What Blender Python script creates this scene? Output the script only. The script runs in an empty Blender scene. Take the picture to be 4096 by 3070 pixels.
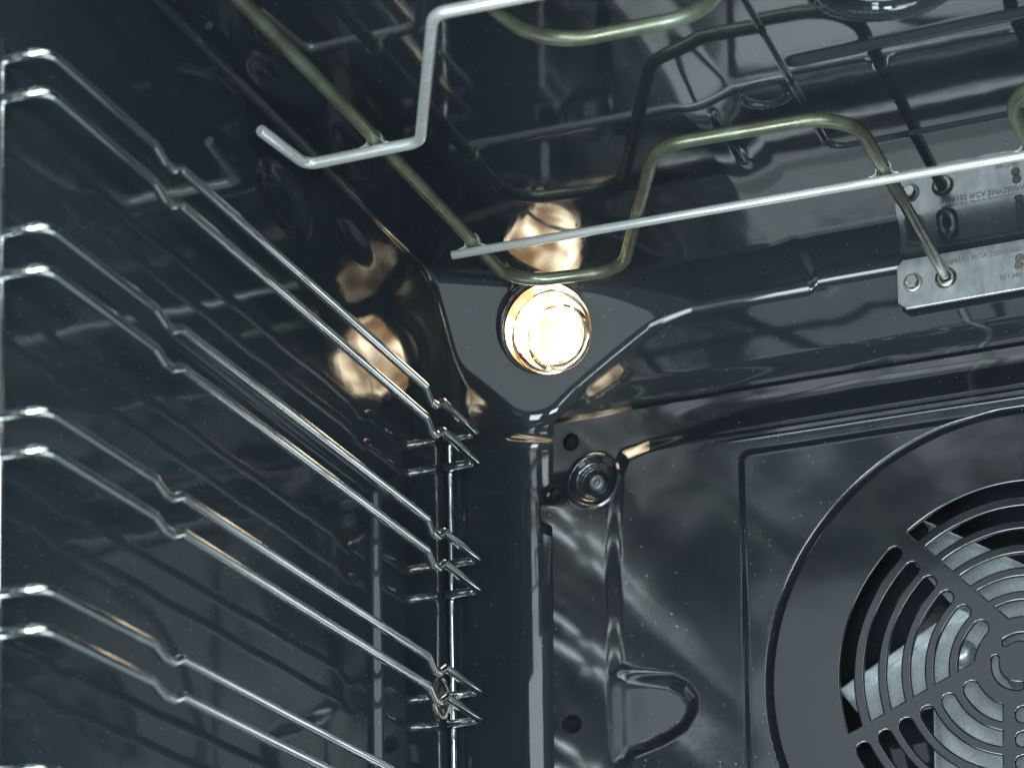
import bpy, bmesh, math, random
import numpy as np
from mathutils import Vector, Matrix
random.seed(7)
R = math.radians
SC = bpy.context.scene
COL = SC.collection

# ------------------------------------------------------------------ camera
YAW, PIT, ROL = 0.37595174, 0.10531344, -0.01471979
fw = Vector((-math.sin(YAW)*math.cos(PIT), math.cos(YAW)*math.cos(PIT), math.sin(PIT)))
r0 = Vector((math.cos(YAW), math.sin(YAW), 0.0))
u0 = r0.cross(fw)
rr = r0*math.cos(ROL) + u0*math.sin(ROL)
uu = -r0*math.sin(ROL) + u0*math.cos(ROL)
cam = bpy.data.cameras.new("camera")
cam.sensor_width = 36.0
cam.lens = 10245.9/4096*36
cam.shift_y = (4463.5-1535)/4096
cam.clip_start, cam.clip_end = 0.05, 60
cam.dof.use_dof = True
cam.dof.focus_distance = 1.40
cam.dof.aperture_fstop = 11.0
camo = bpy.data.objects.new("camera", cam)
COL.objects.link(camo)
camo.matrix_world = Matrix(((rr.x, uu.x, -fw.x, 0), (rr.y, uu.y, -fw.y, 0), (rr.z, uu.z, -fw.z, 0), (0, 0, 0, 1)))
SC.camera = camo

# ------------------------------------------------------------------ world, lamps, exposure
W = bpy.data.worlds.new("World")
SC.world = W
W.use_nodes = True
bg = W.node_tree.nodes["Background"]
bg.inputs[0].default_value = (0.70, 0.91, 1.0, 1)
bg.inputs[1].default_value = 0.26
SC.view_settings.view_transform = 'Standard'
SC.view_settings.look = 'None'
SC.view_settings.exposure = 0.0
SC.view_settings.gamma = 1.0
SC.cycles.sample_clamp_indirect = 6.0
SC.cycles.caustics_refractive = True
SC.cycles.max_bounces = 10
SC.cycles.use_denoising = True

def area(name, loc, target, sx, sy, radiance, color):
    l = bpy.data.lights.new(name, 'AREA')
    l.shape = 'RECTANGLE'; l.size = sx; l.size_y = sy
    l.energy = radiance*math.pi*sx*sy
    l.color = color
    o = bpy.data.objects.new(name, l); COL.objects.link(o)
    o.location = loc
    o.rotation_euler = (Vector(target)-Vector(loc)).to_track_quat('-Z', 'Y').to_euler()
    return o
area("window_light", (-1.15, -0.75, -0.52), (-0.35, 1.3, 0.45), 1.5, 0.80, 7.0, (0.80, 0.91, 1.0))
area("upper_left_light", (-0.98, -0.55, 1.10), (-0.35, 1.3, 0.40), 1.2, 0.75, 0.7, (0.82, 0.92, 1.0))
area("upper_room_light", (1.35, -0.60, 1.20), (-0.45, 1.3, 0.45), 1.7, 0.8, 4.0, (0.86, 0.97, 1.0))
area("small_patch_light", (0.50, -0.70, 0.78), (-0.45, 1.3, 0.45), 0.26, 0.14, 2.0, (0.90, 0.99, 1.0))  # extra small light, added for the grey blocks mirrored in the left wall
area("room_light", (0.03, -0.48, -0.03), (-0.45, 1.3, 0.45), 0.34, 0.26, 27.0, (0.86, 0.97, 1.0))
area("right_room_light", (0.74, -0.50, 0.02), (-0.40, 1.25, 0.40), 0.34, 0.60, 15.0, (0.88, 0.98, 1.0))
area("low_room_light", (-0.48, -0.45, -0.62), (-0.40, 1.25, 0.40), 0.95, 0.66, 8.0, (0.86, 0.98, 1.0))
area("lower_side_fill", (0.22, 1.02, -0.60), (-0.3, 1.2, 0.55), 1.0, 0.62, 1.3, (0.84, 0.97, 1.0))  # added light below the open cavity bottom, to brighten the corner facet

# ------------------------------------------------------------------ materials
def new_mat(name):
    m = bpy.data.materials.new(name); m.use_nodes = True
    nt = m.node_tree
    b = nt.nodes["Principled BSDF"]
    return m, nt, b
def node(nt, kind, **kw):
    n = nt.nodes.new(kind)
    for k, v in kw.items():
        setattr(n, k, v)
    return n
def coords(nt):
    return node(nt, 'ShaderNodeNewGeometry').outputs['Position']
def ramp(nt, fac, stops):
    n = node(nt, 'ShaderNodeValToRGB')
    e = n.color_ramp.elements
    e[0].position, e[0].color = stops[0][0], (*stops[0][1], 1)
    e[1].position, e[1].color = stops[1][0], (*stops[1][1], 1)
    for p, c in stops[2:]:
        k = e.new(p); k.color = (*c, 1)
    nt.links.new(fac, n.inputs[0])
    return n.outputs[0]
def noise(nt, vec, scale, detail=2.0, rough=0.5):
    n = node(nt, 'ShaderNodeTexNoise')
    n.inputs['Scale'].default_value = scale
    n.inputs['Detail'].default_value = detail
    n.inputs['Roughness'].default_value = rough
    nt.links.new(vec, n.inputs['Vector'])
    return n.outputs['Fac']
def math_n(nt, op, a, b=None):
    n = node(nt, 'ShaderNodeMath', operation=op)
    for i, v in enumerate((a, b)):
        if v is None: continue
        if isinstance(v, (int, float)): n.inputs[i].default_value = v
        else: nt.links.new(v, n.inputs[i])
    return n.outputs[0]

def enamel(name, rough=0.05, fleck=1.0, ior=2.0, wob=1.0, base=(0.034, 0.046, 0.060)):
    m, nt, b = new_mat(name)
    pos = coords(nt)
    # pale flecks scattered in the glaze
    v = node(nt, 'ShaderNodeTexVoronoi'); v.inputs['Scale'].default_value = 330.0
    nt.links.new(pos, v.inputs['Vector'])
    sep = node(nt, 'ShaderNodeSeparateColor'); nt.links.new(v.outputs['Color'], sep.inputs[0])
    dens = noise(nt, pos, 9.0, 2.0)
    rad = math_n(nt, 'MULTIPLY', sep.outputs[0], 0.078)          # each cell its own dot size
    dot = math_n(nt, 'LESS_THAN', v.outputs['Distance'], rad)
    keep = math_n(nt, 'LESS_THAN', sep.outputs[1], math_n(nt, 'MULTIPLY', dens, 1.1*fleck))
    dot = math_n(nt, 'MULTIPLY', dot, keep)
    mix = node(nt, 'ShaderNodeMix', data_type='RGBA')
    mix.inputs[6].default_value = (*base, 1)
    mix.inputs[7].default_value = (0.60, 0.66, 0.66, 1)
    nt.links.new(dot, mix.inputs[0])
    nt.links.new(mix.outputs[2], b.inputs['Base Color'])
    b.inputs['Roughness'].default_value = rough
    b.inputs['IOR'].default_value = ior
    # orange peel and slow waviness of the fired glaze
    h = math_n(nt, 'ADD', math_n(nt, 'MULTIPLY', noise(nt, pos, 55.0, 1.0), 0.8*wob),
               math_n(nt, 'MULTIPLY', noise(nt, pos, 420.0, 2.0), 0.045*wob))
    bp = node(nt, 'ShaderNodeBump')
    bp.inputs['Strength'].default_value = 0.10
    bp.inputs['Distance'].default_value = 0.004
    nt.links.new(h, bp.inputs['Height'])
    nt.links.new(bp.outputs[0], b.inputs['Normal'])
    return m
M_WALL = enamel("black_enamel", 0.055, ior=1.60, wob=0.17, base=(0.026, 0.033, 0.040))
M_SIDE = enamel("black_enamel_side", 0.06, ior=1.38, wob=0.2, base=(0.037, 0.047, 0.057))
M_PANEL = enamel("black_enamel_panel", 0.11, fleck=1.25, wob=0.2, ior=2.0, base=(0.0170, 0.0215, 0.0265))
M_GRILLE = enamel("black_enamel_grille", 0.12, fleck=1.0, wob=0.3, ior=1.9, base=(0.010, 0.013, 0.017))

def metal(name, col, rough, vary=0.0, scale=60.0, stretch=None, metallic=1.0, bump=0.0):
    m, nt, b = new_mat(name)
    pos = coords(nt)
    if stretch:
        mp = node(nt, 'ShaderNodeMapping'); mp.inputs['Scale'].default_value = stretch
        nt.links.new(pos, mp.inputs['Vector']); pos = mp.outputs[0]
    n = noise(nt, pos, scale, 4.0, 0.6)
    lo = tuple(max(0, c*(1-vary)) for c in col); hi = tuple(min(1, c*(1+vary)) for c in col)
    nt.links.new(ramp(nt, n, [(0.35, lo), (0.65, hi)]), b.inputs['Base Color'])
    b.inputs['Metallic'].default_value = metallic
    b.inputs['Roughness'].default_value = rough
    if bump:
        bp = node(nt, 'ShaderNodeBump'); bp.inputs['Strength'].default_value = bump; bp.inputs['Distance'].default_value = 0.0004
        nt.links.new(n, bp.inputs['Height']); nt.links.new(bp.outputs[0], b.inputs['Normal'])
    return m
M_CHROME = metal("chrome_wire", (0.94, 0.97, 0.96), 0.05, 0.04, 120)
M_BAR = metal("drawn_steel", (0.84, 0.87, 0.85), 0.26, 0.14, 260, (0.12, 1.6, 1.6), metallic=0.5, bump=0.25)
M_TUBE, nt, b = new_mat("oxidised_sheath")
pos = coords(nt)
na = noise(nt, pos, 38, 5.0, 0.65)
nt.links.new(ramp(nt, na, [(0.30, (0.15, 0.135, 0.10)), (0.46, (0.19, 0.21, 0.145)), (0.60, (0.25, 0.28, 0.205)), (0.78, (0.38, 0.41, 0.36))]), b.inputs['Base Color'])
nt.links.new(ramp(nt, noise(nt, pos, 60, 4.0), [(0.35, (0.24, 0.24, 0.24)), (0.7, (0.46, 0.46, 0.46))]), b.inputs['Roughness'])
b.inputs['Metallic'].default_value = 0.65
bp = node(nt, 'ShaderNodeBump'); bp.inputs['Strength'].default_value = 0.2; bp.inputs['Distance'].default_value = 0.0004
nt.links.new(noise(nt, pos, 600, 3.0), bp.inputs['Height']); nt.links.new(bp.outputs[0], b.inputs['Normal'])
M_TUBE_COLD = metal("cold_sheath", (0.30, 0.31, 0.28), 0.24, 0.2, 120, metallic=0.95)
M_PLATE = metal("zinc_plate", (0.46, 0.48, 0.49), 0.34, 0.20, 130, (1, 1, 0.45), metallic=0.72, bump=0.3)
M_BOLT = metal("bolt_steel", (0.46, 0.46, 0.43), 0.30, 0.18, 500)
M_FAN = metal("aluminised_sheet", (0.52, 0.56, 0.58), 0.36, 0.16, 900, metallic=0.7, bump=0.15)
M_SCORCH = metal("scorched_steel", (0.22, 0.20, 0.17), 0.45, 0.4, 700, metallic=0.5)
M_NICKEL = metal("nickel_washer", (0.60, 0.58, 0.53), 0.22, 0.1, 300)
M_SCREW = metal("dull_screw", (0.22, 0.24, 0.25), 0.42, 0.35, 900, metallic=0.7)
M_STAMP = metal("stamp_shade", (0.30, 0.31, 0.32), 0.4, 0.3, 900, metallic=0.7)  # darker than the plate: shade of the stamped letters put into their colour
M_VENT = metal("vent_liner", (0.30, 0.37, 0.41), 0.5, 0.3, 160, metallic=0.4)

# ------------------------------------------------------------------ helpers
def link(name, me, mat, parent=None):
    o = bpy.data.objects.new(name, me)
    if mat is not None and not me.materials: me.materials.append(mat)
    COL.objects.link(o)
    if parent is not None: o.parent = parent
    return o
def tag(o, label=None, cat=None, group=None, kind=None):
    if label: o['label'] = label
    if cat: o['category'] = cat
    if group: o['group'] = group
    if kind: o['kind'] = kind
    return o
def thing(name, loc, label, cat, group=None):
    o = bpy.data.objects.new(name, None); o.empty_display_size = 0.02
    COL.objects.link(o); o.location = loc
    bpy.context.view_layer.update()
    return tag(o, label, cat, group)
def part(name, me, mat, root):
    """mesh given in world coordinates, made a child of root"""
    me.transform(Matrix.Translation(-root.location)) if root.parent is None else me.transform(Matrix.Translation(-(root.location+root.parent.location)))
    return link(name, me, mat, root)
def mesh_np(name, V, F, smooth=True, normals=None):
    me = bpy.data.meshes.new(name)
    V = np.asarray(V, np.float32); F = np.asarray(F, np.int32)
    me.vertices.add(len(V)); me.vertices.foreach_set('co', V.ravel())
    k = F.shape[1]
    me.loops.add(F.size); me.loops.foreach_set('vertex_index', F.ravel())
    me.polygons.add(len(F)); me.polygons.foreach_set('loop_start', np.arange(0, F.size, k, dtype=np.int32))
    me.polygons.foreach_set('use_smooth', np.full(len(F), smooth))
    me.update(calc_edges=True); me.validate()
    if normals is not None:
        me.normals_split_custom_set_from_vertices(np.asarray(normals, np.float32).tolist())
    return me
def from_bm(name, bm, smooth=False):
    me = bpy.data.meshes.new(name)
    bmesh.ops.recalc_face_normals(bm, faces=bm.faces)
    bm.to_mesh(me); bm.free()
    if smooth:
        for p in me.polygons: p.use_smooth = True
    return me
def round_path(pts, rads, n=7):
    """polyline with each inner corner replaced by an arc"""
    pts = [Vector(p) for p in pts]
    if not hasattr(rads, '__len__'): rads = [rads]*len(pts)
    out = [pts[0]]
    for i in range(1, len(pts)-1):
        a, b, c = pts[i-1], pts[i], pts[i+1]
        d1, d2 = (a-b), (c-b)
        l1, l2 = d1.length, d2.length
        d1.normalize(); d2.normalize()
        ang = d1.angle(d2)
        if ang > math.pi-0.02 or rads[i] <= 0: out.append(b); continue
        t = min(rads[i]/math.tan(ang/2), 0.49*l1, 0.49*l2)
        rad = t*math.tan(ang/2)
        ce = b + (d1+d2).normalized()*(rad/math.sin(ang/2))
        s, e = b+d1*t-ce, b+d2*t-ce
        tot = s.angle(e)
        for k in range(n+1):
            f = k/n
            out.append(ce + (s*math.sin((1-f)*tot)+e*math.sin(f*tot))/math.sin(tot))
    out.append(pts[-1])
    return out
def sweep(name, path, rad, seg=20, chamfer=0.0):
    path = [Vector(p) for p in path]
    T = []
    for i in range(len(path)):
        a = path[max(i-1, 0)]; b = path[min(i+1, len(path)-1)]
        T.append((b-a).normalized())
    ref = Vector((0, 0, 1)) if abs(T[0].z) < 0.9 else Vector((1, 0, 0))
    nrm = (ref - T[0]*ref.dot(T[0])).normalized()
    rings = []
    for i, p in enumerate(path):
        nrm = (nrm - T[i]*nrm.dot(T[i])).normalized()
        bn = T[i].cross(nrm)
        rings.append((p, nrm.copy(), bn))
    seq = [(rings[i], rad) for i in range(len(rings))]
    if chamfer:
        p, n_, b_ = rings[0]; seq[0] = ((p+T[0]*chamfer, n_, b_), rad); seq.insert(0, ((p, n_, b_), rad-chamfer))
        p, n_, b_ = rings[-1]; seq[-1] = ((p-T[-1]*chamfer, n_, b_), rad); seq.append(((p, n_, b_), rad-chamfer))
    bm = bmesh.new(); L = []
    for (p, n_, b_), q in seq:
        L.append([bm.verts.new(p + (n_*math.cos(2*math.pi*k/seg)+b_*math.sin(2*math.pi*k/seg))*q) for k in range(seg)])
    for a, b in zip(L[:-1], L[1:]):
        for k in range(seg):
            f = bm.faces.new((a[k], a[(k+1) % seg], b[(k+1) % seg], b[k])); f.smooth = True
    # caps with their own vertices keep a crisp edge
    for ring in (L[0], L[-1]):
        bm.faces.new([bm.verts.new(v.co) for v in ring])
    bmesh.ops.recalc_face_normals(bm, faces=bm.faces)
    me = bpy.data.meshes.new(name); bm.to_mesh(me); bm.free()
    return me
def lathe(name, prof, base, axis, seg=48, smooth=True):
    """prof = (radius, height) pairs turned round the axis"""
    q = Vector(axis).to_track_quat('Z', 'Y').to_matrix()
    base = Vector(base)
    bm = bmesh.new(); L = []
    for r, h in prof:
        if r < 1e-6: L.append([bm.verts.new(base+q @ Vector((0, 0, h)))])
        else: L.append([bm.verts.new(base+q @ Vector((r*math.cos(2*math.pi*k/seg), r*math.sin(2*math.pi*k/seg), h))) for k in range(seg)])
    for a, b in zip(L[:-1], L[1:]):
        for k in range(seg):
            k2 = (k+1) % seg
            if len(a) == 1 and len(b) == 1: continue
            if len(a) == 1: f = bm.faces.new((a[0], b[k], b[k2]))
            elif len(b) == 1: f = bm.faces.new((a[k], a[k2], b[0]))
            else: f = bm.faces.new((a[k], a[k2], b[k2], b[k]))
            f.smooth = smooth
    bmesh.ops.recalc_face_normals(bm, faces=bm.faces)
    me = bpy.data.meshes.new(name); bm.to_mesh(me); bm.free()
    return me
def prism_xz(name, poly, y0, y1, bevel=0.0):
    """plate: outline in X,Z, from y0 (front) to y1"""
    bm = bmesh.new()
    vs = [bm.verts.new((x, y0, z)) for x, z in poly]
    f = bm.faces.new(vs)
    ex = bmesh.ops.extrude_face_region(bm, geom=[f])
    for g in ex['geom']:
        if isinstance(g, bmesh.types.BMVert): g.co.y = y1
    bmesh.ops.recalc_face_normals(bm, faces=bm.faces)
    if bevel:
        es = [e for e in bm.edges if all(abs(v.co.y-y0) < 1e-7 for v in e.verts)]
        bmesh.ops.bevel(bm, geom=es, offset=bevel, segments=3, affect='EDGES', profile=0.5)
    me = bpy.data.meshes.new(name); bm.to_mesh(me); bm.free()
    return me
def sstep(x, a, b):
    t = np.clip((x-a)/(b-a), 0, 1)
    return t*t*(3-2*t)

# ------------------------------------------------------------------ the enamelled cavity
XL, YB, ZC = -0.565, 1.400, 0.648
LAMP_N = np.array([0.40, -0.70, -0.60]); LAMP_N /= np.linalg.norm(LAMP_N)
LAMP_P = np.array([-0.522, 1.400, 0.583])
FCX, FCZ = -0.2420, 0.3935
def rmax(a, b, r):
    return np.minimum(np.maximum(a, b), -r) + np.hypot(np.maximum(a+r, 0), np.maximum(b+r, 0))
def d_ceiling(x, y):
    h = 0.0024*sstep(x, -0.372, -0.342)                         # raised middle field
    # recess with a rounded corner
    dx = np.maximum(-0.302-x, 0); dy = np.maximum(y-1.262, 0)
    d = np.hypot(dx, dy)
    h = h + 0.0016*(1-sstep(d, 0.0095, 0.0125))
    # long pressed rib
    g = np.maximum(-0.3055-x, 0)
    h = h - 0.0022*np.exp(-((y-1.178)/0.0028)**2)*np.exp(-(g/0.003)**2)
    # short groove running front to back
    g = np.maximum(np.maximum(1.215-y, y-1.262), 0)
    h = h - 0.0009*np.exp(-((x+0.357)/0.0022)**2)*np.exp(-(g/0.006)**2)
    # round dimple and vent
    h = h + 0.0018*(1-sstep(np.hypot(x+0.3285, y-1.203), 0.0105, 0.0135))
    rv = np.hypot(x+0.247, y-1.122)
    h = h + 0.009*(1-sstep(rv, 0.0265, 0.0315)) - 0.0012*np.exp(-((rv-0.0345)/0.002)**2)
    # pockets pressed near the left edge
    e = np.hypot((x+0.540)/0.020, (y-1.085)/0.034)
    h = h + 0.0020*(1-sstep(e, 0.40, 1.0))
    return h
def d_left(y, z):
    e = np.hypot((y-1.131)/0.034, (z-0.609)/0.0185)
    h = 0.0024*(1-sstep(e, 0.45, 1.0))
    e = np.hypot((y-1.215)/0.030, (z-0.622)/0.012)
    h = h + 0.0012*(1-sstep(e, 0.2, 1.0))
    # shallow pressed field behind the rack
    d = np.maximum(np.maximum(y-1.246, z-0.4915), 0.0)
    d2 = np.maximum(y-1.246, z-0.4915)
    h = h + 0.0050*(1-sstep(d2, -0.0012, 0.0032))
    # slow waviness of the deep drawn sheet
    h = h + 0.00012*np.sin(31*y+9*z)*np.sin(43*z-12*y) + 0.00005*np.sin(87*y)*np.cos(95*z+2)
    return h
def cavity(P):
    x, y, z = P[:, 0], P[:, 1], P[:, 2]
    mid = sstep(x, -0.3595, -0.3525)
    aL = (XL - d_left(y, z)) - x
    rf = np.hypot(x-FCX, z-FCZ)
    aB = y - (YB + 0.045*(1-sstep(rf, 0.128, 0.134)) + 0.0009*sstep(z, 0.598, 0.583))
    aC = z - (ZC + d_ceiling(x, y))
    s2 = math.sqrt(0.5)
    ring = 0.0016*np.exp(-((z-0.5655)/0.0022)**2) - 0.0006*np.exp(-((z-0.572)/0.003)**2)
    ring = ring*sstep(x, -0.548, -0.538)
    aV = -(x-(-0.5335))*0.80 + (y-YB)*0.60 + ring + 0.00012*np.sin(160*z)*np.sin(57*z)   # drawn-in corner post
    aS = (y-YB)*0.62 + (z-(0.6335+0.0036*mid))*0.785                                       # sloping strip under the ceiling
    q = P-np.array([-0.5125, 1.3690, 0.6255])
    aF = -((P-LAMP_P) @ LAMP_N) + 0.0011*np.minimum((q*q).sum(1)/0.05**2, 2.5) - 0.0011     # slightly dished
    f = rmax(aL, aV, 0.006)
    f = rmax(f, aB, 0.0155)
    g = rmax(aC, aS, 0.014)
    g = rmax(g, aF, 0.007)
    return rmax(g, f, 0.0034), aF, aL, aB, aC
P0 = np.array([-0.22, 0.95, 0.38])
def cavity_grid(A, B, fix):
    """rays from inside the oven through a grid on one side of the box, stopped at the enamel"""
    na, nb = len(A), len(B)
    a, b = np.meshgrid(A, B, indexing='ij'); a = a.ravel(); b = b.ravel()
    ax, v = fix
    T = np.empty((len(a), 3)); o = [i for i in range(3) if i != ax]
    T[:, ax] = v; T[:, o[0]] = a; T[:, o[1]] = b
    D = T-P0
    lo = np.full(len(a), 0.45); hi = np.full(len(a), 1.16)
    for _ in range(30):
        m = 0.5*(lo+hi)
        ins = cavity(P0+D*m[:, None])[0] < 0
        lo = np.where(ins, m, lo); hi = np.where(ins, hi, m)
    V = P0+D*lo[:, None]
    G = np.empty_like(V); e = 2e-4
    for i in range(3):
        d = np.zeros(3); d[i] = e
        G[:, i] = cavity(V+d)[0]-cavity(V-d)[0]
    G = -G/np.linalg.norm(G, axis=1)[:, None]
    I = np.arange(na*nb).reshape(na, nb)
    F = np.stack([I[:-1, :-1], I[1:, :-1], I[1:, 1:], I[:-1, 1:]], -1).reshape(-1, 4)
    return V, G, F
def clean(V, G, F, keep):
    F = F[keep]; u, inv = np.unique(F, return_inverse=True)
    return V[u], G[u], inv.reshape(F.shape)
def ax_grid(a, b, step, fine=None, fstep=None):
    n = max(2, int(round((b-a)/step)))
    g = np.linspace(a, b, n+1)
    if fine:
        g = np.concatenate([g[(g < fine[0]) | (g > fine[1])], np.linspace(fine[0], fine[1], int(round((fine[1]-fine[0])/fstep))+1)])
        g = np.unique(np.round(g, 7))
    return g
GX = ax_grid(-0.565, 0.08, 0.0022, (-0.565, -0.34), 0.0011)
GY = ax_grid(0.78, 1.40, 0.0026, (1.06, 1.40), 0.0013)
GZ = ax_grid(0.14, 0.648, 0.0024, (0.55, 0.648), 0.0009)
facet_bits = []
for nm, A, B, fix, flip in (("left_wall", GY, GZ, (0, -0.565), False), ("back_wall", GX, GZ, (1, 1.40), True), ("ceiling", GX, GY, (2, 0.648), False)):
    V, G, F = cavity_grid(A, B, fix)
    cen = V[F].mean(1); nf = G[F].mean(1); nf /= np.linalg.norm(nf, axis=1)[:, None]
    isf = (nf @ LAMP_N) > 0.988
    fn = np.cross(V[F[:, 1]]-V[F[:, 0]], V[F[:, 2]]-V[F[:, 0]])
    if (fn*nf).sum() < 0: F = F[:, ::-1]
    post = isf*False
    if nm == "left_wall":                       # the drawn-in corner belongs to the back wall's sheet
        post = (~isf) & (nf[:, 0] < 0.94) & (cen[:, 1] > 1.30) & (nf[:, 2] > -0.55)
        post_bit = clean(V, G, F, post)
    v, g, f = clean(V, G, F, ~isf & ~post)
    if nm == "back_wall":
        pv, pg, pf = post_bit
        f = np.concatenate([f, pf+len(v)]); v = np.concatenate([v, pv]); g = np.concatenate([g, pg])
    o = link(nm, mesh_np(nm, v, f, True, g), M_SIDE if nm == 'left_wall' else M_WALL); tag(o, kind='structure')
    if isf.any(): facet_bits.append(clean(V, G, F, isf))
off = 0; VV, GG, FF = [], [], []
for v, g, f in facet_bits:
    VV.append(v); GG.append(g); FF.append(f+off); off += len(v)
o = link("corner_facet", mesh_np("corner_facet", np.concatenate(VV), np.concatenate(FF), True, np.concatenate(GG)), M_WALL); tag(o, kind='structure')

def quad(name, pts):
    o = link(name, mesh_np(name, pts, [[0, 1, 2, 3]], False), M_WALL); return tag(o, kind='structure')
quad("right_wall", [(0.075, 0.78, 0.10), (0.075, 1.46, 0.10), (0.075, 1.46, 0.70), (0.075, 0.78, 0.70)])
# ------------------------------------------------------------------ back panel with the fan grille
YA = 1.388
BEAK = [(-0.4700, 0.4135), (-0.458, 0.4105), (-0.4450, 0.4072), (-0.4370, 0.4020), (-0.4325, 0.3945), (-0.4325, 0.3880), (-0.4375, 0.3800), (-0.4500, 0.3735), (-0.4700, 0.3668)]
RAISED = [(-0.0, 0.5575), (-0.36, 0.5560), (-0.40, 0.5545), (-0.43, 0.5525), (-0.455, 0.5500), (-0.4700, 0.5465), (-0.4755, 0.535), (-0.4775, 0.50), (-0.4785, 0.45), (-0.4780, 0.418)] + BEAK + [(-0.4790, 0.355), (-0.4795, 0.0), (-0.0, 0.0)]
def poly_sd(px, pz, poly):
    d = np.full(px.shape, 1e9); s = np.ones(px.shape)
    n = len(poly)
    for i in range(n):
        (ax, az), (bx, bz) = poly[i], poly[(i+1) % n]
        ex, ez = bx-ax, bz-az; wx, wz = px-ax, pz-az
        t = np.clip((wx*ex+wz*ez)/(ex*ex+ez*ez), 0, 1)
        d = np.minimum(d, (wx-ex*t)**2+(wz-ez*t)**2)
        c1 = pz >= az; c2 = pz < bz; c3 = ex*wz > ez*wx
        fl = (c1 & c2 & c3) | (~c1 & ~c2 & ~c3)
        s = np.where(fl, -s, s)
    return s*np.sqrt(d)          # negative inside
def panel_h(x, z):
    sd = poly_sd(x, z, RAISED)
    # the step is narrow at the sides, gentler where it runs out to the right
    w = 0.0062 - 0.0008*sstep(x, -0.474, -0.462) + 0.005*sstep(x, -0.45, -0.38)*sstep(z, 0.43, 0.50)
    out = sstep(sd, -w, w)
    h = 0.0014*(1-out) - 0.0028*out*sstep(z, 0.520, 0.545)
    # floor of the pocket falls away to the right
    inpk = out*sstep(x, -0.486, -0.470)*(1-sstep(z, 0.404, 0.420))*sstep(z, 0.352, 0.374)
    h -= (0.0012+0.10*np.clip(x+0.476, 0, 0.06))*inpk
    # fan field
    dx = np.maximum(-0.3930-x, 0); dz = np.maximum(z-0.5305, 0)
    d = np.hypot(dx, dz)
    h += 0.0014*(1-sstep(d, 0.0025, 0.0080))
    rf = np.hypot(x-FCX, z-FCZ)
    h -= 0.0042*(1-sstep(rf, 0.1412, 0.1460))
    # strips along the top of the panel
    h -= 0.0006*np.exp(-((z-(0.5500))/0.0011)**2)*sstep(x, -0.43, -0.40)
    h += 0.0005*np.exp(-((z-(0.5440))/0.0010)**2)*sstep(x, -0.43, -0.40)
    h -= 0.0022*sstep(z, 0.5550, 0.5725)*sstep(x, -0.46, -0.41)
    # dished seat of the screw
    rs = np.hypot(x+0.4906, (z-0.5343))
    h += 0.0009*np.exp(-((rs-0.0158)/0.0013)**2)
    h -= 0.0026*(1-sstep(rs, 0.0110, 0.0155)) + 0.0016*(1-sstep(rs, 0.0086, 0.0102))
    # flange turned back to the wall along the top edge
    top = 0.5735 + 0.0025*sstep(x, -0.5154, -0.38)
    h -= 0.0135*np.clip((z-top)/0.0092, 0, 1)**1.15
    # hand-pressed unevenness
    h += 0.00022*np.sin(46*x+11*z)*np.sin(39*z+3) + 0.00008*np.sin(120*x)*np.sin(101*z)
    return h
def left_edge(z):
    tab = 0.0075*sstep(z, 0.5085, 0.5155)*(1-sstep(z, 0.5335, 0.5390))
    return -0.5158 + (z-0.573)*0.009 - tab
HOLES = [(-0.5047, 0.5604, 0.0052, 0.0054), (-0.5160, 0.5277, 0.0050, 0.0053), (-0.5062, 0.3879, 0.0062, 0.0056), (FCX, FCZ, 0.1370, 0.1370)]
def panel_cut(x, z):
    d = left_edge(z)-x
    d = np.maximum(d, z-(0.5822+0.0025*sstep(x, -0.5154, -0.38)))
    for hx, hz, ra, rb in HOLES:
        d = np.maximum(d, (1-np.hypot((x-hx)/ra, (z-hz)/rb))*min(ra, rb))
    return d                      # negative where there is sheet
px = ax_grid(-0.527, 0.02, 0.0016, (-0.527, -0.385), 0.0007)
pz = ax_grid(0.20, 0.586, 0.0016, (0.352, 0.586), 0.0008)
x, z = np.meshgrid(px, pz, indexing='ij'); shp = x.shape
x = x.ravel(); z = z.ravel()
I = np.arange(x.size).reshape(shp)
F = np.stack([I[:-1, :-1], I[1:, :-1], I[1:, 1:], I[:-1, 1:]], -1).reshape(-1, 4)
d = panel_cut(x, z)
F = F[(d[F] < 0).any(1)]
u, inv = np.unique(F, return_inverse=True); F = inv.reshape(F.shape); x = x[u]; z = z[u]
for _ in range(4):
    d = panel_cut(x, z); e = 2e-5
    gx = (panel_cut(x+e, z)-panel_cut(x-e, z))/(2*e); gz = (panel_cut(x, z+e)-panel_cut(x, z-e))/(2*e)
    g2 = np.maximum(gx*gx+gz*gz, 0.2)
    mv = d > 0
    x = np.where(mv, x-d*gx/g2, x); z = np.where(mv, z-d*gz/g2, z)
V = np.stack([x, YA-panel_h(x, z), z], 1)
e = 1.5e-4
N = np.stack([-(panel_h(x+e, z)-panel_h(x-e, z))/(2*e), -np.ones_like(x), -(panel_h(x, z+e)-panel_h(x, z-e))/(2*e)], 1)
N /= np.linalg.norm(N, axis=1)[:, None]
fn = np.cross(V[F[:, 1]]-V[F[:, 0]], V[F[:, 2]]-V[F[:, 0]])
if fn[:, 1].sum() > 0: F = F[:, ::-1]
ed = np.concatenate([F[:, [i, (i+1) % 4]] for i in range(4)])
key = np.sort(ed, 1); k1 = key[:, 0].astype(np.int64)*len(x)+key[:, 1]
uq, idx, cnt = np.unique(k1, return_index=True, return_counts=True)
rim = ed[idx[cnt == 1]]
n0 = len(V)
ra, rb = rim[:, 0], rim[:, 1]
Va, Vb = V[ra], V[rb]; back = np.array([0, 0.0011, 0])
nr = np.cross(Vb-Va, np.tile([0, 1.0, 0], (len(ra), 1))); nr /= np.maximum(np.linalg.norm(nr, axis=1), 1e-9)[:, None]
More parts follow.
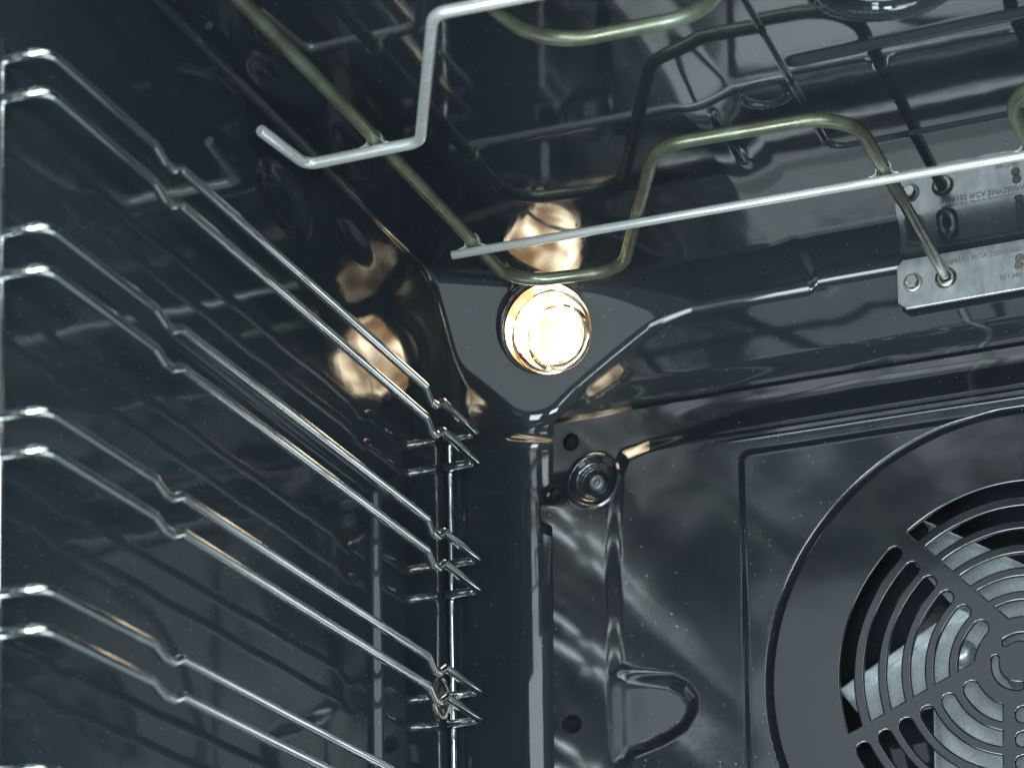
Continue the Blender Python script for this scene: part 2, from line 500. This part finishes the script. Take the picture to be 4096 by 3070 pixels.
V2 = np.concatenate([V, Va, Vb, Vb+back, Va+back]); N2 = np.concatenate([N, nr, nr, nr, nr]); m = len(ra); q = np.arange(m)
F2 = np.concatenate([F, np.stack([n0+m+q, n0+q, n0+3*m+q, n0+2*m+q], 1)])
panel = thing("back_panel", (-0.30, 1.388, 0.36), "black enamel back panel with round fan grille and dished screw, beside the corner post", "oven panel")
part("panel_sheet", mesh_np("panel_sheet", V2, F2, True, N2), M_PANEL, panel)

# grille: a filled outline with arc slots
RINGS = [(0.0932, 0.1020), (0.0793, 0.0880), (0.0660, 0.0750), (0.0527, 0.0614), (0.0393, 0.0482), (0.0252, 0.0347)]
SPOKES = [(134.2, -13.3, -4.4), (204.4, -12.7, -4.6), (268.3, -9.4, -3.0), (331.0, -12.0, -4.2), (27.0+360, -12.0, -4.2), (78.0+360, -13.0, -4.4), (134.2+360, -13.3, -4.4)]
def slot(ri, ro, s_sp, e_sp):
    rm = (ri+ro)/2; hw = (ro-ri)/2
    th0, _, off0 = s_sp; th1, off1, _ = e_sp
    a0 = R(th0)+math.asin(off0*1e-3/rm)+hw/rm        # centre of the round end
    P = []
    n = max(10, int(ro*600))
    a1o = R(th1)+math.asin(off1*1e-3/ro); a1i = R(th1)+math.asin(off1*1e-3/ri)
    for k in range(n+1):
        a = a0+(a1o-a0)*k/n; P.append((ro*math.cos(a), ro*math.sin(a)))
    for k in range(n+1):
        a = a1i+(a0-a1i)*k/n; P.append((ri*math.cos(a), ri*math.sin(a)))
    ca, sa = math.cos(a0), math.sin(a0); cx_, cz_ = rm*ca, rm*sa
    for k in range(1, 12):
        t = math.pi*k/12
        # from inner edge round the start to the outer edge
        rx = -math.cos(t)*hw; tx = -math.sin(t)*hw
        P.append((cx_+ca*rx-sa*tx, cz_+sa*rx+ca*tx))
    return P
def arc_slot(ri, ro, a0, a1):
    rm = (ri+ro)/2; hw = (ro-ri)/2; P = []
    for k in range(17):
        a = R(a0+(a1-a0)*k/16); P.append((ro*math.cos(a), ro*math.sin(a)))
    for k in range(1, 8):
        t = math.pi*k/8; a = R(a1); rx = math.cos(t)*hw; tx = math.sin(t)*hw
        P.append(((rm+rx)*math.cos(a)-tx*math.sin(a), (rm+rx)*math.sin(a)+tx*math.cos(a)))
    for k in range(17):
        a = R(a1+(a0-a1)*k/16); P.append((ri*math.cos(a), ri*math.sin(a)))
    for k in range(1, 8):
        t = math.pi*k/8; a = R(a0); rx = -math.cos(t)*hw; tx = -math.sin(t)*hw
        P.append(((rm+rx)*math.cos(a)-tx*math.sin(a), (rm+rx)*math.sin(a)+tx*math.cos(a)))
    return P
outl = [[(0.1404*math.cos(2*math.pi*k/160), 0.1404*math.sin(2*math.pi*k/160)) for k in range(160)]]
for s, t in zip(SPOKES[:-1], SPOKES[1:]):
    for ri, ro in RINGS: outl.append(slot(ri, ro, s, t))
outl += [arc_slot(0.0115, 0.0163, 168, 268), arc_slot(0.0115, 0.0163, 40, 122), arc_slot(0.0115, 0.0163, 292, 372)]
cu = bpy.data.curves.new("grille", 'CURVE'); cu.dimensions = '2D'; cu.fill_mode = 'BOTH'
cu.extrude = 0.0004; cu.bevel_depth = 0.0011; cu.bevel_resolution = 3; cu.offset = -0.0006
for pl in outl:
    sp = cu.splines.new('POLY'); sp.points.add(len(pl)-1); sp.use_cyclic_u = True
    for p, (a, b) in zip(sp.points, pl): p.co = (a, b, 0, 1)
tmp = bpy.data.objects.new("tmp_curve", cu); COL.objects.link(tmp)
me = bpy.data.meshes.new_from_object(tmp.evaluated_get(bpy.context.evaluated_depsgraph_get()))
bpy.data.objects.remove(tmp); bpy.data.curves.remove(cu)
me.name = "fan_grille"
for p in me.polygons: p.use_smooth = abs(p.normal.z) < 0.995
YG = YA-0.0014-0.0020+0.0015
me.transform(Matrix.Translation((FCX, YG, FCZ)) @ Matrix.Rotation(R(90), 4, 'X'))
part("fan_grille", me, M_GRILLE, panel)
# torx screw in its dish
sx, sz = -0.4890, 0.5333; sy = YA+0.0026+0.0016-0.0002
scr = part("screw", lathe("screw", [(0.0001, -0.0026), (0.0016, -0.0026), (0.0021, -0.0021), (0.0024, -0.0026), (0.0032, -0.0027), (0.0044, -0.0019), (0.0049, -0.0006), (0.0049, 0.0008)], (sx, sy, sz), (0, 1, 0), 40), M_SCREW, panel)
bm = bmesh.new()
tv = []
for k in range(24):
    a = 2*math.pi*k/24; q_ = 0.00165+0.00035*math.cos(6*a)
    tv.append(bm.verts.new((sx+q_*math.cos(a), sy-0.00275, sz+q_*math.sin(a))))
c_ = bm.verts.new((sx, sy-0.0012, sz))
for k in range(24): bm.faces.new((tv[k], tv[(k+1) % 24], c_))
part("torx_socket", from_bm("torx_socket", bm), M_SCREW, scr)

# ------------------------------------------------------------------ fan behind the grille
YF = 1.4130
fan = thing("fan", (FCX, YF, FCZ), "silver sheet metal fan wheel seen through the slots of the black grille", "fan")
AP = 0.0505
def vane_pt(k, t, off=AP):
    a = R(-1+60*k); n_ = Vector((math.cos(a), math.sin(a))); e_ = Vector((-math.sin(a), math.cos(a)))
    return n_*off+e_*t
bm = bmesh.new()
core = []
for k in range(6):
    core.append(vane_pt(k, 0.0290))
hubv = [bm.verts.new((FCX+p.x, YF, FCZ+p.y)) for p in core]
bm.faces.new(hubv)
hub = from_bm("fan_disc", bm)
part("fan_disc", hub, M_FAN, fan)
for k in range(6):
    a0, a1 = vane_pt(k, 0.0290), vane_pt(k, 0.0930)
    a2 = a1 + (vane_pt(k, 0.0930, AP-0.021)-a1)*1.0 - (a1-a0).normalized()*0.0025
    a3 = vane_pt(k+1, 0.0135)
    bm = bmesh.new()
    bm.faces.new([bm.verts.new((FCX+p.x, YF, FCZ+p.y)) for p in (a0, a1, a2, a3)])
    b0, b1 = vane_pt(k, 0.0100), vane_pt(k, 0.0935)
    q0, q1 = vane_pt(k, 0.0125), vane_pt(k, 0.0935)
    vs = [bm.verts.new((FCX+b0.x, YF-0.0004, FCZ+b0.y)), bm.verts.new((FCX+b1.x, YF-0.0004, FCZ+b1.y)),
          bm.verts.new((FCX+q1.x, YF-0.0135, FCZ+q1.y)), bm.verts.new((FCX+q0.x, YF-0.0135, FCZ+q0.y))]
    f = bm.faces.new(vs)
    ex = bmesh.ops.extrude_face_region(bm, geom=[f])
    n_ = vane_pt(k, 0, 0.0009)
    for g in ex['geom']:
        if isinstance(g, bmesh.types.BMVert): g.co += Vector((n_.x, 0, n_.y))
    part("blade", from_bm("blade", bm), M_FAN, fan)
for k in range(3):
    a = R(156+120*k)
    part("rivet", lathe("rivet", [(0.0078, 0.0002), (0.0072, -0.0016), (0.0056, -0.0036), (0.0032, -0.0049), (0.0, -0.0053)], (FCX+0.0400*math.cos(a), YF, FCZ+0.0400*math.sin(a)), (0, 1, 0), 28), M_FAN, fan)
part("hub", lathe("hub", [(0.0125, 0.0), (0.0120, -0.003), (0.0060, -0.0036), (0.0056, -0.008), (0.0, -0.0082)], (FCX, YF, FCZ), (0, 1, 0), 32), M_FAN, fan)

# ------------------------------------------------------------------ oven lamp
AX = Vector((0.55, -0.59, -0.59)).normalized()
LB = Vector((-0.5125, 1.3690, 0.6255))
lamp = thing("oven_lamp", tuple(LB), "round glowing glass lamp cover in the corner facet under the ceiling", "oven lamp")
m_glass, nt, b = new_mat("lamp_glass")
b.inputs['Base Color'].default_value = (1.0, 0.985, 0.95, 1)
b.inputs['Transmission Weight'].default_value = 1.0
b.inputs['IOR'].default_value = 1.47
b.inputs['Roughness'].default_value = 0.03
pos = coords(nt)
bp = node(nt, 'ShaderNodeBump'); bp.inputs['Strength'].default_value = 0.12; bp.inputs['Distance'].default_value = 0.002
nt.links.new(noise(nt, pos, 190, 1.5), bp.inputs['Height']); nt.links.new(bp.outputs[0], b.inputs['Normal'])
m_glow, nt, b = new_mat("bulb_glow")
b.inputs['Base Color'].default_value = (0.9, 0.85, 0.75, 1)
b.inputs['Emission Color'].default_value = (1.0, 0.80, 0.52, 1)
pos = coords(nt)
es = math_n(nt, 'MULTIPLY', math_n(nt, 'POWER', noise(nt, pos, 62, 1.0), 4.5), 60.0)
nt.links.new(math_n(nt, 'ADD', es, 1.0), b.inputs['Emission Strength'])
nt.links.new(ramp(nt, noise(nt, pos, 62, 1.0), [(0.40, (1.0, 0.58, 0.26)), (0.58, (1.0, 0.86, 0.62))]), b.inputs['Emission Color'])
m_cup, nt, b = new_mat("lamp_cup")
b.inputs['Base Color'].default_value = (0.85, 0.84, 0.80, 1)
b.inputs['Metallic'].default_value = 0.6; b.inputs['Roughness'].default_value = 0.3
glass_prof = [(0.0245, 0.000), (0.0247, 0.004), (0.0243, 0.0065), (0.0246, 0.0085), (0.0240, 0.011), (0.0242, 0.0128), (0.0232, 0.0150),
              (0.0210, 0.0170), (0.0197, 0.0185), (0.0195, 0.0245), (0.0193, 0.0258), (0.0184, 0.0268), (0.0172, 0.0262), (0.0120, 0.0268), (0.0, 0.0272),
              (0.0, 0.0242), (0.0120, 0.0240), (0.0165, 0.0236), (0.0172, 0.0225), (0.0173, 0.0180), (0.0190, 0.0160), (0.0212, 0.0140), (0.0220, 0.0120), (0.0222, 0.0)]
gl = part("glass_cover", lathe("glass_cover", [(a*1.04, c*1.06) for a, c in glass_prof + [glass_prof[0]]], LB, AX, 72), m_glass, lamp)
part("bulb", lathe("bulb", [(0.0, 0.0225), (0.0150, 0.0218), (0.0160, 0.0180), (0.0185, 0.0148), (0.0210, 0.0115), (0.0216, 0.001), (0.0, 0.001)], LB, AX, 40), m_glow, lamp)
part("lamp_cup", lathe("lamp_cup", [(0.0218, 0.0015), (0.0160, -0.0015), (0.0, -0.0015)], LB, AX, 48), m_cup, lamp)
part("lamp_ring", lathe("lamp_ring", [(0.0282, -0.003), (0.0284, 0.0010), (0.0275, 0.0020), (0.0260, 0.0016), (0.0260, -0.003)], LB, AX, 64), M_WALL, lamp)

# ------------------------------------------------------------------ grill element
ZE = 0.6236
grill = thing("grill_element", (-0.28, 1.39, 0.62), "green grey tubular grill heating element hung on steel bars under the ceiling", "heating element")
pA = [(-0.5115, 0.80, ZE), (-0.5075, 1.10, ZE), (-0.5065, 1.303, ZE), (-0.443, 1.311, ZE), (-0.3805, 1.181, ZE), (-0.2805, 1.187, ZE), (-0.2785, 1.290, ZE)]
pathA = round_path(pA, [0, 0.3, 0.026, 0.024, 0.026, 0.030, 0], 12)
part("heating_tube", sweep("heating_tube", pathA, 0.0035, 24), M_TUBE, grill)
part("heating_tube", sweep("heating_tube", round_path([(-0.2785, 1.2895, ZE), (-0.2775, 1.3945, ZE)], 0), 0.00315, 24), M_TUBE_COLD, grill)
pB = [(-0.4290, 0.80, ZE), (-0.4105, 1.010, ZE), (-0.3985, 1.068, ZE), (-0.309, 1.071, ZE), (-0.296, 1.010, ZE), (-0.290, 0.80, ZE)]
part("heating_tube", sweep("heating_tube", round_path(pB, [0, 0.05, 0.034, 0.034, 0.05, 0], 12), 0.0035, 24), M_TUBE, grill)
pC = [(-0.08, 1.185, ZE), (-0.2065, 1.192, ZE), (-0.2045, 1.300, ZE), (-0.2045, 1.3945, ZE)]
part("heating_tube", sweep("heating_tube", round_path(pC, [0, 0.030, 0.1, 0], 12), 0.0035, 24), M_TUBE, grill)
ZB = 0.6178
part("support_bar", sweep("support_bar", [(-0.5190, 1.2442, ZB), (-0.36, 1.2492, ZB), (-0.14, 1.2560, ZB)], 0.0024, 24, 0.0003), M_BAR, grill)
pD = [(-0.5511, 1.0773, ZB), (-0.5462, 1.1190, ZB), (-0.4835, 1.1194, ZB), (-0.4300, 1.0125, ZB), (-0.30, 1.0190, ZB), (-0.16, 1.020, ZB)]
part("support_bar", sweep("support_bar", round_path(pD, [0, 0.0075, 0.009, 0.010, 0, 0], 10), 0.0029, 24, 0.0007), M_BAR, grill)
def clip(x, y, rb):
    """thin strap bent over the tube, its feet on the bar"""
    ht = 0.0018; t = 0.00045; r = 0.0036
    prof = [(-r-0.0042, ZB+rb*0.9-0.0004), (-r-0.0020, ZB+rb*0.9), (-r-0.0003, ZB+rb*0.9+0.0012)]
    for k in range(13):
        a = math.pi*(1-k/12); prof.append((r*math.cos(a), ZE+r*math.sin(a)))
    prof += [(r+0.0003, ZB+rb*0.9+0.0012), (r+0.0020, ZB+rb*0.9), (r+0.0042, ZB+rb*0.9-0.0004)]
    bm = bmesh.new(); rows = []
    for i, (a, c) in enumerate(prof):
        p = prof[max(i-1, 0)]; q_ = prof[min(i+1, len(prof)-1)]
        tx, tz = q_[0]-p[0], q_[1]-p[1]; l = math.hypot(tx, tz); nx, nz = -tz/l*t, tx/l*t
        rows.append([bm.verts.new((x+a+sx_*nx, y+sy_*ht, c+sx_*nz)) for sx_, sy_ in ((0, -1), (1, -1), (1, 1), (0, 1))])
    for a, b_ in zip(rows[:-1], rows[1:]):
        for k in range(4): bm.faces.new((a[k], a[(k+1) % 4], b_[(k+1) % 4], b_[k]))
    part("clip", from_bm("clip", bm), M_BAR, grill)
clip(-0.5067, 1.2446, 0.0024); clip(-0.2794, 1.2518, 0.0024); clip(-0.2046, 1.2540, 0.0024); clip(-0.5078, 1.1192, 0.0029)
# mounting plate on the back wall
YP = 1.3935
pl = [(-0.3055, 0.6343), (-0.3020, 0.6380), (-0.10, 0.6380), (-0.10, 0.6105), (-0.3010, 0.6092), (-0.3055, 0.6130)]
plate = part("mounting_plate", prism_xz("mounting_plate", pl[::-1], YP, YP+0.0012, 0.0004), M_PLATE, grill)
part("plate_lip", sweep("plate_lip", [(-0.3008, YP+0.0012, 0.6096), (-0.10, YP+0.0012, 0.6108)], 0.0011, 12), M_PLATE, plate)
part("collar", lathe("collar", [(0.0034, -0.0022), (0.0046, -0.0024), (0.0060, -0.0012), (0.0064, 0.0), (0.0064, 0.0006)], (-0.2775, YP, 0.6230), (0, 1, 0), 30), M_BOLT, plate)
part("collar", lathe("collar", [(0.0034, -0.0022), (0.0046, -0.0024), (0.0060, -0.0012), (0.0064, 0.0), (0.0064, 0.0006)], (-0.2045, YP, 0.6230), (0, 1, 0), 30), M_BOLT, plate)
bx, bz = -0.2965, 0.6236
bolt = part("hex_bolt", lathe("hex_bolt", [(0.0, -0.0034), (0.0033, -0.0034), (0.0040, -0.0029), (0.0041, 0.0)], (bx, YP-0.0004, bz), (0, 1, 0), 6, False), M_BOLT, grill)
part("bolt_flange", lathe("bolt_flange", [(0.0040, -0.0009), (0.0052, -0.0007), (0.0056, -0.0001), (0.0056, 0.0003)], (bx, YP, bz), (0, 1, 0), 36), M_PLATE, bolt)
def stamped(body, x, z, size, rot):
    c = bpy.data.curves.new("stamp", 'FONT'); c.body = body; c.size = size; c.extrude = 0.00018; c.bevel_depth = 0.00006; c.space_character = 1.0
    t = bpy.data.objects.new("tmp_text", c); COL.objects.link(t)
    me = bpy.data.meshes.new_from_object(t.evaluated_get(bpy.context.evaluated_depsgraph_get()))
    bpy.data.objects.remove(t); bpy.data.curves.remove(c)
    me.transform(Matrix.Translation((x, YP-0.0001, z)) @ Matrix.Rotation(R(rot), 4, 'Y') @ Matrix.Rotation(R(90), 4, 'X'))
    part("stamped_text", me, M_STAMP, plate)
stamped("309R153 IRCA 230V2300W", -0.2790, 0.6303, 0.0042, -0.9)
stamped("561240", -0.2470, 0.6160, 0.0042, -0.9)
part("rivet", lathe("rivet", [(0.0026, 0.0), (0.0024, -0.0005), (0.0015, -0.0003), (0.0, -0.0003)], (-0.2355, YP, 0.6272), (0, 1, 0), 24), M_SCORCH, plate)
part("rivet", lathe("rivet", [(0.0026, 0.0), (0.0024, -0.0005), (0.0015, -0.0003), (0.0, -0.0003)], (-0.2360, YP, 0.6228), (0, 1, 0), 24), M_SCORCH, plate)

# ------------------------------------------------------------------ chrome side rack
rack = thing("side_rack", (-0.56, 1.10, 0.30), "chrome wire shelf rack along the left wall with stepped paired runners", "shelf rack")
XR, XW = -0.542, -0.5610
levels = [0.5522, 0.5350, 0.4768, 0.4587, 0.3988, 0.3822, 0.3243, 0.3074, 0.2500, 0.2332, 0.1750]
for i, zz in enumerate(levels):
    k = [(0, 0), (0.0080, -0.0045), (0.0150, -0.0048), (0.0205, -0.0008), (0.0255, 0.0003)]
    pts = [(XW-0.0010, 0.8665, zz-0.0008), (XR, 0.8668, zz-0.0004), (XR, 0.9560, zz)]
    pts = [(XW-0.0010, 0.8665, zz-0.0008), (XR, 0.8668, zz-0.0004)]
    rad = [0, 0.0085]
    for y0, s in ((0.9560, 0.55), (1.2575, 0.84)):
        for j, (dy, dz) in enumerate(((0.0, 0.0), (0.0105, -0.0055), (0.0180, -0.0055), (0.0245, 0.0))):
            pts.append((XR-(0.0014*s if j in (1, 2) else 0), y0+dy+random.uniform(-0.0006, 0.0006), zz+dz*s)); rad.append(0.0045 if j in (1, 2) else 0.0040)
    pts += [(XR, 1.3345, zz-0.0006), (XW-0.0020, 1.3335, zz-0.0010)]; rad += [0.0036, 0]
    part("runner", sweep("runner", round_path(pts, rad, 8), 0.0025, 18, 0.0003), M_CHROME, rack)
part("upright", sweep("upright", [(XW, 1.3378, 0.14), (XW, 1.3378, 0.556)], 0.0020, 18), M_CHROME, rack)
part("upright", sweep("upright", [(-0.5633, 0.8660, 0.14), (-0.5633, 0.8660, 0.560)], 0.0020, 18, 0.0006), M_CHROME, rack)
washer = tag(link("wall_washer", lathe("wall_washer", [(0.0022, 0.0026), (0.0028, 0.0032), (0.0060, 0.0030), (0.0095, 0.0022), (0.0108, 0.0010), (0.0118, 0.0016), (0.0126, 0.0006), (0.0126, -0.003)], (0, 0, 0), (1, 0, 0), 44), M_NICKEL), "round nickel washer on the left wall behind the lower rear rack ends", "washer")
washer.location = (-0.5645, 1.3290, 0.3955)

# ceiling vent liner
vent = tag(link("ceiling_vent", lathe("ceiling_vent", [(0.0268, 0.0), (0.0262, 0.0032), (0.0225, 0.0036), (0.0, 0.0040)], (0, 0, 0), (0, 0, 1), 56), M_VENT), "round grey vent opening in the ceiling at the top right", "vent")
vent.location = (-0.247, 1.122, 0.6555)
